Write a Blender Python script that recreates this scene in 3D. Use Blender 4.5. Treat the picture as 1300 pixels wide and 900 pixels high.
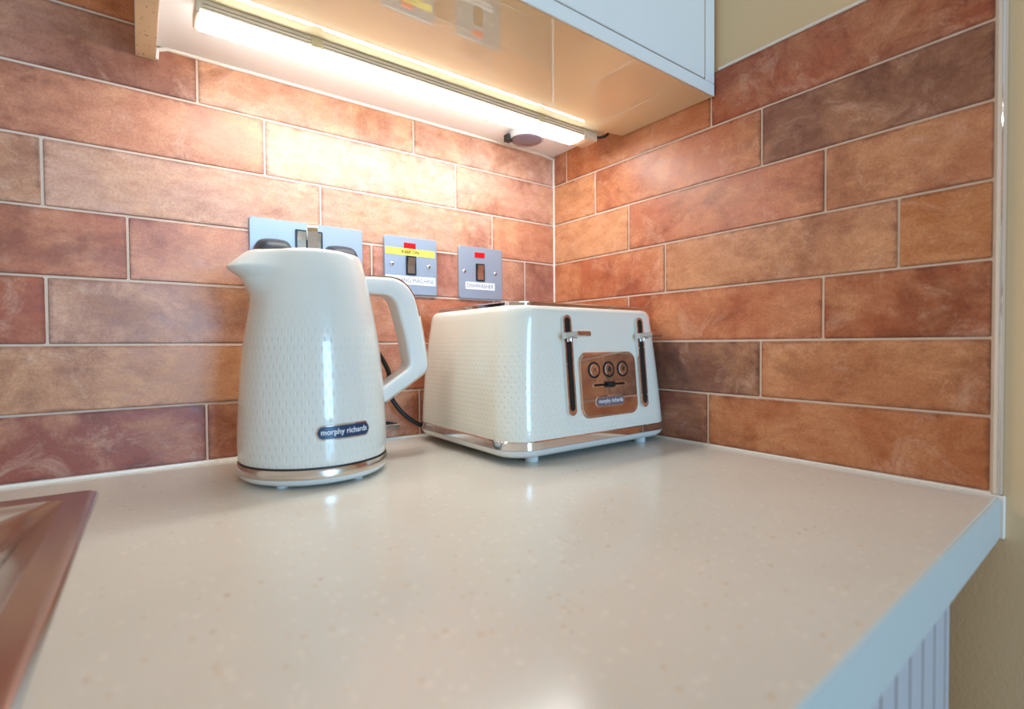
import bpy, bmesh, math, random
from mathutils import Vector, Matrix

S = bpy.context.scene
C = S.collection
for o in list(bpy.data.objects):
    bpy.data.objects.remove(o)
random.seed(7)
ZC = 0.91            # height of the worktop surface above the floor; everything is laid out from that surface
U = 0.0765           # tile pitch (row height)

# ------------------------------------------------------------------ camera
cam = bpy.data.cameras.new('camera')
cam.sensor_fit = 'HORIZONTAL'
cam.sensor_width = 36.0
cam.lens = 643.906 * 36.0 / 1300.0
cam.clip_start = 0.01
cam.dof.use_dof = True
cam.dof.focus_distance = 0.72
cam.dof.aperture_fstop = 3.6
camo = bpy.data.objects.new('camera', cam)
C.objects.link(camo)
right = Vector((0.80382371, -0.59482268, -0.00730944))
up = Vector((0.01852276, 0.01274571, 0.9997472))
fwd = Vector((0.59457914, 0.80375589, -0.02126306))
camo.matrix_world = Matrix(((right.x, up.x, -fwd.x, -0.66776),
                            (right.y, up.y, -fwd.y, -0.76018),
                            (right.z, up.z, -fwd.z, 0.15077 + ZC),
                            (0, 0, 0, 1)))
S.camera = camo

# ------------------------------------------------------------------ world and large lights
w = bpy.data.worlds.new('world')
S.world = w
w.use_nodes = True
w.node_tree.nodes['Background'].inputs[0].default_value = (1.0, 0.90, 0.78, 1)
w.node_tree.nodes['Background'].inputs[1].default_value = 0.52

def area(name, loc, target, sx, sy, col, power):
    l = bpy.data.lights.new(name, 'AREA')
    l.shape = 'RECTANGLE'; l.size = sx; l.size_y = sy
    l.color = col; l.energy = power
    o = bpy.data.objects.new(name, l)
    C.objects.link(o)
    o.location = loc
    d = Vector(target) - Vector(loc)
    o.rotation_euler = d.to_track_quat('-Z', 'Y').to_euler()
    return o

# daylight from the window across the room
area('window_daylight', (-0.1, -2.9, ZC + 0.45), (-0.3, 0.0, ZC + 0.25), 0.8, 0.95, (0.26, 0.62, 1.0), 62)

S.view_settings.view_transform = 'Standard'
S.view_settings.look = 'None'
S.view_settings.gamma = 1.0
S.view_settings.exposure = 0.0
S.view_settings.use_curve_mapping = False

# ------------------------------------------------------------------ materials
def srgb(r, g, b):
    f = lambda c: ((c / 255.0) / 12.92) if c / 255.0 <= 0.04045 else (((c / 255.0) + 0.055) / 1.055) ** 2.4
    return (f(r), f(g), f(b), 1.0)

MATS = {}
def mat(name, col=(200, 200, 200), rough=0.5, metal=0.0, coat=0.0, spec=0.5, emit=None, strength=0.0, aniso=None):
    m = bpy.data.materials.new(name)
    m.use_nodes = True
    b = m.node_tree.nodes['Principled BSDF']
    b.inputs['Base Color'].default_value = srgb(*col)
    b.inputs['Roughness'].default_value = rough
    b.inputs['Metallic'].default_value = metal
    b.inputs['Coat Weight'].default_value = coat
    b.inputs['Coat Roughness'].default_value = 0.04
    b.inputs['Specular IOR Level'].default_value = spec
    if emit:
        b.inputs['Emission Color'].default_value = emit
        b.inputs['Emission Strength'].default_value = strength
    MATS[name] = m
    return m

class NT:
    """small helper for wiring node trees"""
    def __init__(s, m):
        s.t = m.node_tree; s.n = s.t.nodes; s.b = s.n['Principled BSDF']
    def node(s, typ, **kw):
        x = s.n.new(typ)
        for k, v in kw.items():
            setattr(x, k, v)
        return x
    def link(s, a, b): s.t.links.new(a, b)
    def math(s, op, a, b=None, c=None, clamp=False):
        x = s.node('ShaderNodeMath', operation=op, use_clamp=clamp)
        for i, v in enumerate((a, b, c)):
            if v is None: continue
            if isinstance(v, (int, float)): x.inputs[i].default_value = v
            else: s.link(v, x.inputs[i])
        return x.outputs[0]
    def noise(s, vec, scale, detail=3, rough=0.55, dist=0.0):
        x = s.node('ShaderNodeTexNoise')
        x.inputs['Scale'].default_value = scale; x.inputs['Detail'].default_value = detail
        x.inputs['Roughness'].default_value = rough; x.inputs['Distortion'].default_value = dist
        s.link(vec, x.inputs['Vector'])
        return x.outputs['Fac']
    def ramp(s, fac, stops):
        x = s.node('ShaderNodeValToRGB')
        while len(x.color_ramp.elements) < len(stops): x.color_ramp.elements.new(0.5)
        for e, (p, c) in zip(x.color_ramp.elements, stops):
            e.position = p; e.color = c if len(c) == 4 else (*c, 1)
        s.link(fac, x.inputs[0])
        return x.outputs[0]
    def mix(s, fac, a, b, mode='MIX'):
        x = s.node('ShaderNodeMix', data_type='RGBA', blend_type=mode)
        for i, v in ((0, fac), (6, a), (7, b)):
            if isinstance(v, (int, float)): x.inputs[i].default_value = v
            elif isinstance(v, tuple): x.inputs[i].default_value = v
            else: s.link(v, x.inputs[i])
        return x.outputs[2]
    def bump(s, h, strength, dist):
        x = s.node('ShaderNodeBump')
        x.inputs['Strength'].default_value = strength; x.inputs['Distance'].default_value = dist
        s.link(h, x.inputs['Height'])
        s.link(x.outputs[0], s.b.inputs['Normal'])

# terracotta brick tile: colour from the object, blotches, scuffs, worn edges
m = mat('terracotta_tile', rough=0.42)
t = NT(m)
tc = t.node('ShaderNodeTexCoord'); oi = t.node('ShaderNodeObjectInfo')
off = t.node('ShaderNodeVectorMath', operation='MULTIPLY_ADD')
comb = t.node('ShaderNodeCombineXYZ')
t.link(oi.outputs['Random'], comb.inputs[0]); t.link(oi.outputs['Random'], comb.inputs[2])
t.link(comb.outputs[0], off.inputs[0]); off.inputs[1].default_value = (37.0, 0, 91.0)
t.link(tc.outputs['Object'], off.inputs[2])
vec = off.outputs[0]
mp = t.node('ShaderNodeMapping'); mp.inputs['Scale'].default_value = (1, 1, 2.2)
t.link(vec, mp.inputs['Vector'])
def sub(dx):
    v = t.node('ShaderNodeVectorMath', operation='ADD'); t.link(vec, v.inputs[0]); v.inputs[1].default_value = (dx, dx * 0.3, -dx)
    return v.outputs[0]
big = t.noise(sub(3.1), 9, 8, 0.68, 0.5)
dark = t.noise(sub(7.7), 8, 8, 0.70, 0.4)
mid = t.noise(mp.outputs[0], 30, 8, 0.72, 0.5)
fine = t.noise(vec, 380, 4, 0.75)
scuff = t.noise(sub(13.0), 15, 9, 0.75, 0.9)
oc = oi.outputs['Color']
tan = t.mix(0.55, t.mix(1.0, oc, (1.25, 1.28, 1.25, 1), 'MULTIPLY'), srgb(214, 164, 122))
c1 = t.mix(t.ramp(big, [(0.45, (0, 0, 0)), (0.60, (0.9, 0.9, 0.9))]), oc, tan)
c1 = t.mix(t.ramp(dark, [(0.50, (0, 0, 0)), (0.63, (0.85, 0.85, 0.85))]), c1, t.mix(1.0, c1, (0.60, 0.48, 0.43, 1), 'MULTIPLY'))
c2 = t.mix(t.ramp(mid, [(0.36, (0.85, 0.85, 0.85)), (0.60, (0, 0, 0))]), c1, t.mix(1.0, c1, (0.78, 0.66, 0.58, 1), 'MULTIPLY'))
pale = t.mix(0.55, c2, srgb(228, 190, 164))
c3 = t.mix(t.ramp(scuff, [(0.54, (0, 0, 0)), (0.68, (0.8, 0.8, 0.8))]), c2, pale)
c4 = t.mix(t.ramp(fine, [(0.34, (0.7, 0.7, 0.7)), (0.58, (0, 0, 0))]), c3, t.mix(1.0, c3, (0.70, 0.60, 0.54, 1), 'MULTIPLY'))
# fired, darker edge of each tile, broken up by noise
gs = t.node('ShaderNodeSeparateXYZ'); t.link(tc.outputs['Generated'], gs.inputs[0])
ez = t.math('SUBTRACT', 0.5, t.math('ABSOLUTE', t.math('SUBTRACT', gs.outputs[2], 0.5)))
ex = t.math('MULTIPLY', t.math('SUBTRACT', 0.5, t.math('ABSOLUTE', t.math('SUBTRACT', gs.outputs[0], 0.5))), 3.5)
ed_ = t.math('ADD', t.math('MINIMUM', ez, ex), t.math('MULTIPLY', t.math('SUBTRACT', mid, 0.5), 0.16))
c5 = t.mix(t.ramp(ed_, [(0.0, (0.75, 0.75, 0.75)), (0.055, (0, 0, 0))]), c4, t.mix(1.0, c4, (0.50, 0.44, 0.42, 1), 'MULTIPLY'))
t.link(c5, t.b.inputs['Base Color'])
t.link(t.ramp(mid, [(0.3, (0.30, 0.30, 0.30)), (0.7, (0.50, 0.50, 0.50))]), t.b.inputs['Roughness'])
t.bump(t.math('ADD', t.math('MULTIPLY', mid, 0.7), t.math('MULTIPLY', fine, 0.12)), 0.4, 0.0012)

m = mat('grout', (226, 210, 192), 0.9)
t = NT(m); tc = t.node('ShaderNodeTexCoord')
n = t.noise(tc.outputs['Object'], 60, 4)
t.link(t.mix(n, srgb(198, 176, 158), srgb(222, 204, 188)), t.b.inputs['Base Color'])

m = mat('beige_paint', (196, 172, 136), 0.75)
t = NT(m); tc = t.node('ShaderNodeTexCoord')
n = t.noise(tc.outputs['Object'], 350, 3)
t.link(t.mix(t.noise(tc.outputs['Object'], 2.5, 2), srgb(222, 196, 154), srgb(230, 206, 168)), t.b.inputs['Base Color'])
t.bump(n, 0.25, 0.0012)

# speckled cream worktop
m = mat('speckled_worktop', rough=0.2, coat=0.0)
t = NT(m); tc = t.node('ShaderNodeTexCoord'); V = tc.outputs['Object']
cloud = t.noise(V, 9, 4)
b0 = t.mix(cloud, srgb(208, 203, 190), srgb(219, 215, 204))
def flecks(scale, size, col, base, rnd, amt=0.6):
    v = t.node('ShaderNodeTexVoronoi'); v.inputs['Scale'].default_value = scale; v.inputs['Randomness'].default_value = 1.0
    t.link(V, v.inputs['Vector'])
    sep = t.node('ShaderNodeSeparateColor'); t.link(v.outputs['Color'], sep.inputs[0])
    sel = t.math('GREATER_THAN', sep.outputs[0], rnd)
    near = t.math('LESS_THAN', v.outputs['Distance'], t.math('MULTIPLY', sep.outputs[1], size))
    return t.mix(t.math('MULTIPLY', t.math('MULTIPLY', sel, near), amt), base, col)
b1 = flecks(170, 0.42, srgb(246, 238, 224), b0, 0.6, 0.25)
b2 = flecks(150, 0.30, srgb(206, 178, 142), b1, 0.80)
b3 = flecks(80, 0.17, srgb(184, 152, 118), b2, 0.84)
b4 = flecks(330, 0.5, srgb(222, 202, 174), b3, 0.7)
t.link(b4, t.b.inputs['Base Color'])
t.link(t.math('MULTIPLY_ADD', cloud, 0.08, 0.16), t.b.inputs['Roughness'])

mat('worktop_edge', (186, 194, 192), 0.4)
mat('white_lacquer', (232, 232, 226), 0.32)
mat('gloss_board', (230, 214, 172), 0.03, coat=1.0, spec=0.8)
MATS['gloss_board'].node_tree.nodes['Principled BSDF'].inputs['Coat IOR'].default_value = 1.9
MATS['gloss_board'].node_tree.nodes['Principled BSDF'].inputs['Coat Roughness'].default_value = 0.02
mat('white_interior', (243, 242, 238), 0.5)
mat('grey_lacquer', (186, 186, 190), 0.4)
mat('white_sealant', (236, 230, 220), 0.6)
mat('door_edge', (206, 180, 120), 0.5)
m = mat('raw_edge', (236, 210, 170), 0.7)
t = NT(m); tc = t.node('ShaderNodeTexCoord')
n = t.noise(tc.outputs['Object'], 260, 2)
t.link(t.mix(t.ramp(n, [(0.66, (0, 0, 0)), (0.72, (1, 1, 1))]), srgb(236, 210, 170), srgb(120, 88, 56)), t.b.inputs['Base Color'])
mat('chrome', (225, 225, 225), 0.06, 1.0)
mat('warm_chrome', (208, 200, 196), 0.07, 1.0)
mat('dark_slot', (8, 8, 9), 0.35)
mat('black_plastic', (22, 24, 27), 0.38)
mat('plug_rubber', (44, 54, 64), 0.45)
mat('black_rubber', (14, 13, 13), 0.5)
mat('red_neon', (205, 14, 22), 0.25, emit=(0.8, 0.01, 0.02, 1), strength=0.25)
mat('yellow_label', (246, 226, 84), 0.55)
mat('white_label', (232, 232, 234), 0.55)
mat('grey_print', (96, 100, 108), 0.7)
mat('olive_print', (70, 62, 14), 0.7)
mat('navy_enamel', (22, 58, 96), 0.2, coat=0.5)
mat('grey_enamel', (112, 104, 112), 0.25, coat=0.4)
mat('silver_print', (232, 236, 240), 0.35)
mat('dark_print', (40, 34, 32), 0.5)
mat('black_seam', (16, 20, 26), 0.5)
mat('base_plastic', (222, 224, 220), 0.25, coat=0.3)
mat('silver_band', (214, 208, 202), 0.18, 1.0)
mat('fixture_aluminium', (232, 210, 178), 0.4)
mat('fixture_groove', (112, 92, 72), 0.6)
mat('clear_clip', (220, 196, 150), 0.25)
mat('floor_vinyl', (104, 82, 64), 0.5)
mat('lens_grey', (96, 88, 104), 0.12, coat=0.6)
mat('lens_shell', (190, 196, 196), 0.15, coat=0.4)
mat('neutral_diffuser', (255, 255, 255), 0.5, emit=(1.0, 0.985, 0.97, 1), strength=33.0)

# brushed steel for switch plates and sink
def brushed(name, col, r0, scale, axis):
    m = mat(name, col, r0, 1.0)
    t = NT(m); tc = t.node('ShaderNodeTexCoord')
    mp = t.node('ShaderNodeMapping'); mp.inputs['Scale'].default_value = axis
    t.link(tc.outputs['Object'], mp.inputs['Vector'])
    n = t.noise(mp.outputs[0], scale, 3)
    t.link(t.math('MULTIPLY_ADD', n, 0.18, r0 - 0.06), t.b.inputs['Roughness'])
    t.link(n, t.b.inputs['Coat Roughness'])
brushed('brushed_plate', (160, 170, 184), 0.44, 900, (1, 1, 0.03))
MATS['brushed_plate'].node_tree.nodes['Principled BSDF'].inputs['Metallic'].default_value = 0.55
mat('sink_steel', (222, 212, 208), 0.2, 1.0)

# cream-white gloss plastic with pressed dimples; UV is in metres (along the wall, height)
def dimpled(name, col, pu, pv, ru, rv, ztop, depth):
    m = mat(name, col, 0.22, coat=0.65)
    t = NT(m)
    uv = t.node('ShaderNodeUVMap'); uv.uv_map = 'UVMap'
    sp = t.node('ShaderNodeSeparateXYZ'); t.link(uv.outputs[0], sp.inputs[0])
    v = t.math('DIVIDE', sp.outputs[1], pv)
    row = t.math('FLOOR', v)
    u = t.math('ADD', t.math('DIVIDE', sp.outputs[0], pu), t.math('MULTIPLY', t.math('MODULO', row, 2.0), 0.5))
    du = t.math('DIVIDE', t.math('SUBTRACT', t.math('FRACT', u), 0.5), ru)
    dv = t.math('DIVIDE', t.math('SUBTRACT', t.math('FRACT', v), 0.5), rv)
    r2 = t.math('ADD', t.math('MULTIPLY', du, du), t.math('MULTIPLY', dv, dv))
    dim = t.math('SUBTRACT', 1.0, r2, clamp=True)
    fade = t.math('DIVIDE', t.math('SUBTRACT', ztop, sp.outputs[1]), 0.05, clamp=True)
    h = t.math('MULTIPLY', t.math('MULTIPLY', dim, fade), -1.0)
    t.bump(h, 1.0, depth)
dimpled('kettle_shell', (221, 221, 212), 0.0074, 0.0095, 0.15, 0.38, 0.205, 0.00042)
dimpled('toaster_shell', (231, 230, 217), 0.0088, 0.0062, 0.15, 0.34, 0.172, 0.00045)

# ------------------------------------------------------------------ mesh helpers
def finish(bm, name, material, parent=None, loc=(0, 0, 0), smooth=None, rot=None):
    me = bpy.data.meshes.new(name)
    bmesh.ops.recalc_face_normals(bm, faces=bm.faces[:])
    bm.to_mesh(me); bm.free()
    for mm in (material if isinstance(material, (list, tuple)) else [material]):
        me.materials.append(MATS[mm])
    if smooth is not None:
        for pl in me.polygons: pl.use_smooth = True
        me.set_sharp_from_angle(angle=math.radians(smooth))
    return link(me, name, parent, loc, rot)

def link(me, name, parent=None, loc=(0, 0, 0), rot=None):
    o = bpy.data.objects.new(name, me)
    C.objects.link(o)
    o.location = loc
    if rot: o.rotation_euler = rot
    if parent: o.parent = parent
    return o

def empty(name, loc=(0, 0, 0), rz=0.0):
    o = bpy.data.objects.new(name, None)
    o.empty_display_size = 0.02
    C.objects.link(o); o.location = loc; o.rotation_euler = (0, 0, rz)
    return o

def tag(o, label=None, cat=None, group=None, kind=None):
    if label: o['label'] = label
    if cat: o['category'] = cat
    if group: o['group'] = group
    if kind: o['kind'] = kind
    return o

def add_box(bm, x0, x1, y0, y1, z0, z1, bev=0.0, seg=1, mi=0):
    vs = [bm.verts.new((x, y, z)) for x in (x0, x1) for y in (y0, y1) for z in (z0, z1)]
    fs = []
    for q in ((0, 1, 3, 2), (4, 6, 7, 5), (0, 4, 5, 1), (2, 3, 7, 6), (0, 2, 6, 4), (1, 5, 7, 3)):
        fs.append(bm.faces.new([vs[i] for i in q]))
    for f in fs: f.material_index = mi
    if bev > 0:
        ed = list({e for f in fs for e in f.edges})
        bmesh.ops.bevel(bm, geom=ed, offset=bev, segments=seg, affect='EDGES', profile=0.5)

def box(name, material, x0, x1, y0, y1, z0, z1, parent=None, bev=0.0, seg=1, loc=(0, 0, 0), smooth=None):
    bm = bmesh.new()
    add_box(bm, x0, x1, y0, y1, z0, z1, bev, seg)
    return finish(bm, name, material, parent, loc, smooth)

def lathe(bm, prof, n=64, cx=0.0, cy=0.0, cap=True, mi=0):
    rings = []
    for r, z in prof:
        rings.append([bm.verts.new((cx + r * math.cos(2 * math.pi * k / n), cy + r * math.sin(2 * math.pi * k / n), z)) for k in range(n)])
    for a, b in zip(rings, rings[1:]):
        for k in range(n):
            f = bm.faces.new((a[k], a[(k + 1) % n], b[(k + 1) % n], b[k])); f.material_index = mi
    if cap:
        bm.faces.new(rings[0][::-1]).material_index = mi
        bm.faces.new(rings[-1]).material_index = mi

def rrect(x0, x1, y0, y1, r, n=10):
    """rounded rectangle outline, counter-clockwise"""
    pts = []
    for cx, cy, a0 in ((x1 - r, y0 + r, -90), (x1 - r, y1 - r, 0), (x0 + r, y1 - r, 90), (x0 + r, y0 + r, 180)):
        for k in range(n + 1):
            a = math.radians(a0 + 90.0 * k / n)
            pts.append((cx + r * math.cos(a), cy + r * math.sin(a)))
    return pts

def loft(bm, loops, cap0=True, cap1=True, mi=0):
    rs = [[bm.verts.new(p) for p in L] for L in loops]
    n = len(rs[0])
    for a, b in zip(rs, rs[1:]):
        for k in range(n):
            bm.faces.new((a[k], a[(k + 1) % n], b[(k + 1) % n], b[k])).material_index = mi
    if cap0: bm.faces.new(rs[0][::-1]).material_index = mi
    if cap1: bm.faces.new(rs[-1]).material_index = mi
    return rs

def plate(bm, outline, d0, d1, M, bev=0.0, mi=0):
    """outline in (u, v), extruded from depth d0 to d1 (outwards), mapped by M(u, v, d)"""
    if bev > 0:
        cx = sum(p[0] for p in outline) / len(outline); cy = sum(p[1] for p in outline) / len(outline)
        w = max(abs(p[0] - cx) for p in outline); h = max(abs(p[1] - cy) for p in outline)
        ins = [(cx + (u - cx) * (1 - bev / w), cy + (v - cy) * (1 - bev / h)) for u, v in outline]
        loops = [[M(u, v, d0) for u, v in outline], [M(u, v, d1 - bev) for u, v in outline], [M(u, v, d1) for u, v in ins]]
    else:
        loops = [[M(u, v, d0) for u, v in outline], [M(u, v, d1) for u, v in outline]]
    loft(bm, loops, mi=mi)

def frame_ring(bm, outer, inner, d0, d1, M, mi=0):
    """solid ring between two outlines of equal point count"""
    loops = [[M(u, v, d0) for u, v in outer], [M(u, v, d1) for u, v in outer], [M(u, v, d1) for u, v in inner], [M(u, v, d0) for u, v in inner]]
    rs = [[bm.verts.new(p) for p in L] for L in loops]
    n = len(outer)
    for a, b in zip(rs, rs[1:] + rs[:1]):
        for k in range(n):
            bm.faces.new((a[k], a[(k + 1) % n], b[(k + 1) % n], b[k])).material_index = mi

def tube(bm, pts, r, n=10, cap=True, mi=0):
    pts = [Vector(p) for p in pts]
    rings = []; nrm = None
    for i, p in enumerate(pts):
        d = (pts[min(i + 1, len(pts) - 1)] - pts[max(i - 1, 0)]).normalized()
        if nrm is None:
            nrm = d.orthogonal().normalized()
        else:
            nrm = (nrm - d * nrm.dot(d)).normalized()
        b = d.cross(nrm)
        rr = r[i] if isinstance(r, (list, tuple)) else r
        rings.append([bm.verts.new(p + (nrm * math.cos(2 * math.pi * k / n) + b * math.sin(2 * math.pi * k / n)) * rr) for k in range(n)])
    for a, b in zip(rings, rings[1:]):
        for k in range(n):
            bm.faces.new((a[k], a[(k + 1) % n], b[(k + 1) % n], b[k])).material_index = mi
    if cap:
        bm.faces.new(rings[0][::-1]); bm.faces.new(rings[-1])

def spline(pts, n=8, closed=False):
    """Catmull-Rom through points (any dimension)"""
    P = [Vector(p) for p in pts]; out = []
    m_ = len(P)
    rng = range(m_) if closed else range(m_ - 1)
    for i in rng:
        if closed: a, b, c, d = P[i - 1], P[i], P[(i + 1) % m_], P[(i + 2) % m_]
        else: a, b, c, d = P[max(i - 1, 0)], P[i], P[i + 1], P[min(i + 2, m_ - 1)]
        for k in range(n):
            t_ = k / n
            out.append(0.5 * ((2 * b) + (c - a) * t_ + (2 * a - 5 * b + 4 * c - d) * t_ ** 2 + (3 * b - a - 3 * c + d) * t_ ** 3))
    if not closed: out.append(P[-1])
    return out

def lettering(name, text, material, width, height, M, parent, cx=0.0, cy=0.0, bold=0.0):
    """flat print: text laid in (u, v) round (cx, cy) and mapped onto its surface by M(u, v, d)"""
    cu = bpy.data.curves.new(name, 'FONT')
    cu.body = text; cu.size = 1.0; cu.resolution_u = 3; cu.offset = bold
    to = bpy.data.objects.new(name + '_tmp', cu); C.objects.link(to)
    dg = bpy.context.evaluated_depsgraph_get()
    me = bpy.data.meshes.new_from_object(to.evaluated_get(dg))
    bpy.data.objects.remove(to); bpy.data.curves.remove(cu)
    xs = [v.co.x for v in me.vertices]; ys = [v.co.y for v in me.vertices]
    x0, x1, y0, y1 = min(xs), max(xs), min(ys), max(ys)
    for v in me.vertices:
        u = cx + ((v.co.x - x0) / (x1 - x0) - 0.5) * width
        q = cy + ((v.co.y - y0) / (y1 - y0) - 0.5) * height
        v.co = M(u, q, 0.0)
    me.materials.clear(); me.materials.append(MATS[material]); me.name = name
    return link(me, name, parent)

# ------------------------------------------------------------------ the setting
XL = -1.30                     # left end of what is built
YF = -0.642                    # front end of the tiling on the right wall
TOPR = 7 * U                   # top of the tiling on the right wall
wall_back = tag(box('wall_back', 'grout', XL, 0.10, 0.0009, 0.12, -ZC, 1.25), kind='structure')
# right wall: tile bed behind the tiles, painted above and beyond them
bm = bmesh.new()
add_box(bm, 0.0009, 0.10, YF - 0.002, 0.0009, -0.05, TOPR - 0.001)
tile_bed = finish(bm, 'tile_bed', 'grout')
bm = bmesh.new()
add_box(bm, 0.0040, 0.12, -2.6, 0.0016, TOPR - 0.001, 1.25)
add_box(bm, 0.0040, 0.12, -2.6, YF - 0.002, -ZC, TOPR - 0.001)
add_box(bm, 0.0040, 0.12, YF - 0.002, 0.0016, -ZC, -0.05)
wall_right = tag(finish(bm, 'wall_right', 'beige_paint'), kind='structure')
tile_bed.parent = wall_right
tag(box('floor', 'floor_vinyl', XL, 0.12, -2.6, 0.12, -ZC - 0.03, -ZC), kind='structure')

G = 0.0025                     # grout joint
TH = U - G
mesh_cache = {}
def tile_mesh(L, H):
    key = (round(L, 4), round(H, 4))
    if key not in mesh_cache:
        bm = bmesh.new()
        b = 0.0011
        lo = rrect(-L / 2, L / 2, -H / 2, H / 2, 0.0016, 2)
        li = rrect(-L / 2 + b, L / 2 - b, -H / 2 + b, H / 2 - b, 0.0012, 2)
        # front faces -y
        loft(bm, [[(u, 0.006, v) for u, v in lo], [(u, 0.0007, v) for u, v in lo], [(u, 0.0, v) for u, v in li]])
        bmesh.ops.recalc_face_normals(bm, faces=bm.faces[:])
        me = bpy.data.meshes.new('tile'); bm.to_mesh(me); bm.free()
        me.materials.append(MATS['terracotta_tile'])
        mesh_cache[key] = me
    return mesh_cache[key]

def lay_tile(side, a, b, z0, z1, col):
    """a < b along the wall (x on the back wall, y on the right wall)"""
    L = b - a - G; H = z1 - z0 - G
    if L < 0.004 or H < 0.004: return
    c = (a + b) / 2; zc = (z0 + z1) / 2
    push = random.uniform(-0.0003, 0.0003)
    if side == 'back':
        o = link(tile_mesh(L, H), 'tile', wall_back, (c, push, zc))
    else:
        o = link(tile_mesh(L, H), 'tile', wall_right, (push, c, zc), (0, 0, -math.pi / 2))
    o.rotation_euler.rotate_axis('X', random.uniform(-0.003, 0.003))
    o.color = srgb(*col)

TL = 3.936 * U                 # tile length with its joint
rows_back = {   # row: (joints in U, colours from the left)
    1: ([-15.64, -11.70, -7.80, -3.86, 0], [(170, 100, 74), (158, 86, 66), (178, 118, 92), (178, 118, 92)]),
    2: ([-14.70, -10.77, -6.83, -2.90, 0], [(176, 104, 76), (202, 146, 108), (188, 116, 86), (192, 124, 98)]),
    3: ([-17.60, -13.70, -9.77, -5.83, -1.89, 0], [(188, 124, 90), (176, 92, 56), (206, 158, 132), (196, 124, 92), (188, 116, 82)]),
    4: ([-16.67, -12.74, -8.81, -4.88, -0.96, 0], [(176, 100, 66), (190, 116, 80), (208, 142, 112), (198, 140, 120), (172, 112, 96)]),
    5: ([-17.64, -13.70, -9.78, -5.87, -1.93, 0], [(188, 124, 90), (178, 126, 96), (206, 162, 138), (214, 160, 136), (206, 140, 108)]),
    6: ([-14.70, -10.77, -6.83, -2.91, 0], [(188, 118, 84), (208, 142, 108), (214, 168, 148), (208, 156, 132)]),
    7: ([-15.70, -11.77, -7.84, -3.93, 0], [(186, 118, 84), (178, 122, 98), (212, 164, 140), (214, 172, 152)]),
    8: ([-17.64, -13.70, -9.78, -5.87, -1.93, 0], [(188, 110, 70), (196, 124, 80), (196, 122, 72), (200, 128, 86), (200, 130, 88), (190, 120, 86)]),
    9: ([-16.67, -12.74, -8.81, -4.88, -0.96, 0], [(188, 110, 70), (196, 124, 80), (196, 122, 72), (200, 128, 86), (200, 130, 88), (190, 120, 86)]),
}
for r in range(10, 17):
    rows_back[r] = rows_back[(6, 7, 8, 9)[r % 4]]
for r, (j, cols) in rows_back.items():
    for k in range(len(j) - 1):
        a = max(j[k] * U, XL); b = j[k + 1] * U
        if b < XL + 0.01: continue
        if b > -0.001: b = -0.0012 + G / 2
        if r >= 8 and a > -0.70: continue          # hidden inside the wall cabinet
        z0 = (r - 1) * U + (0.0022 if r == 1 else 0)
        lay_tile('back', a, b, z0, r * U, cols[k % len(cols)])
rows_right = {  # from the corner outwards
    1: ([0, -0.45, -4.40, -9], [(150, 92, 70), (150, 92, 72), (188, 116, 72)]),
    2: ([0, -1.46, -5.41, -9], [(176, 108, 76), (140, 98, 80), (196, 132, 90)]),
    3: ([0, -2.46, -6.41, -9], [(198, 124, 84), (192, 112, 74), (180, 104, 66)]),
    4: ([0, -3.43, -7.39, -12], [(192, 114, 80), (202, 146, 108), (194, 124, 72)]),
    5: ([0, -2.475, -6.43, -12], [(210, 156, 118), (198, 124, 92), (200, 136, 98)]),
    6: ([0, -1.47, -5.42, -12], [(208, 150, 110), (198, 124, 86), (156, 108, 84)]),
    7: ([0, -0.48, -4.46, -12], [(160, 94, 76), (198, 126, 80), (176, 96, 62)]),
}
for r, (j, cols) in rows_right.items():
    for k in range(len(j) - 1):
        b = j[k] * U; a = max(j[k + 1] * U, YF)
        if b == 0: b = -0.0022 + G / 2
        z0 = (r - 1) * U + (0.0022 if r == 1 else 0)
        lay_tile('right', a, b, z0, r * U, cols[k])

# polished tile edge strip at the end of the right wall
bm = bmesh.new()
add_box(bm, -0.0012, 0.006, YF - 0.0086, YF - 0.0046, 0.001, 1.2, 0.0010, 2)
tr = tag(finish(bm, 'trim_1', 'chrome', smooth=40), kind='structure')
bm = bmesh.new()
add_box(bm, 0.0006, 0.006, YF - 0.0046, YF - 0.0010, 0.001, TOPR, 0.0006, 1)
tag(finish(bm, 'trim_2', 'white_sealant'), kind='structure')
# pale bead along the top of the right-hand tiles and in the corner
bm = bmesh.new()
add_box(bm, -0.0006, 0.005, YF - 0.003, -0.352, TOPR - 0.0012, TOPR + 0.003, 0.0008, 1)
tag(finish(bm, 'trim_3', 'white_sealant'), kind='structure')
bm = bmesh.new()
add_box(bm, -0.0022, 0.003, -0.0022, 0.003, 0.001, 0.514, 0.0007, 1)
tag(finish(bm, 'trim_4', 'white_sealant'), kind='structure')

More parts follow.
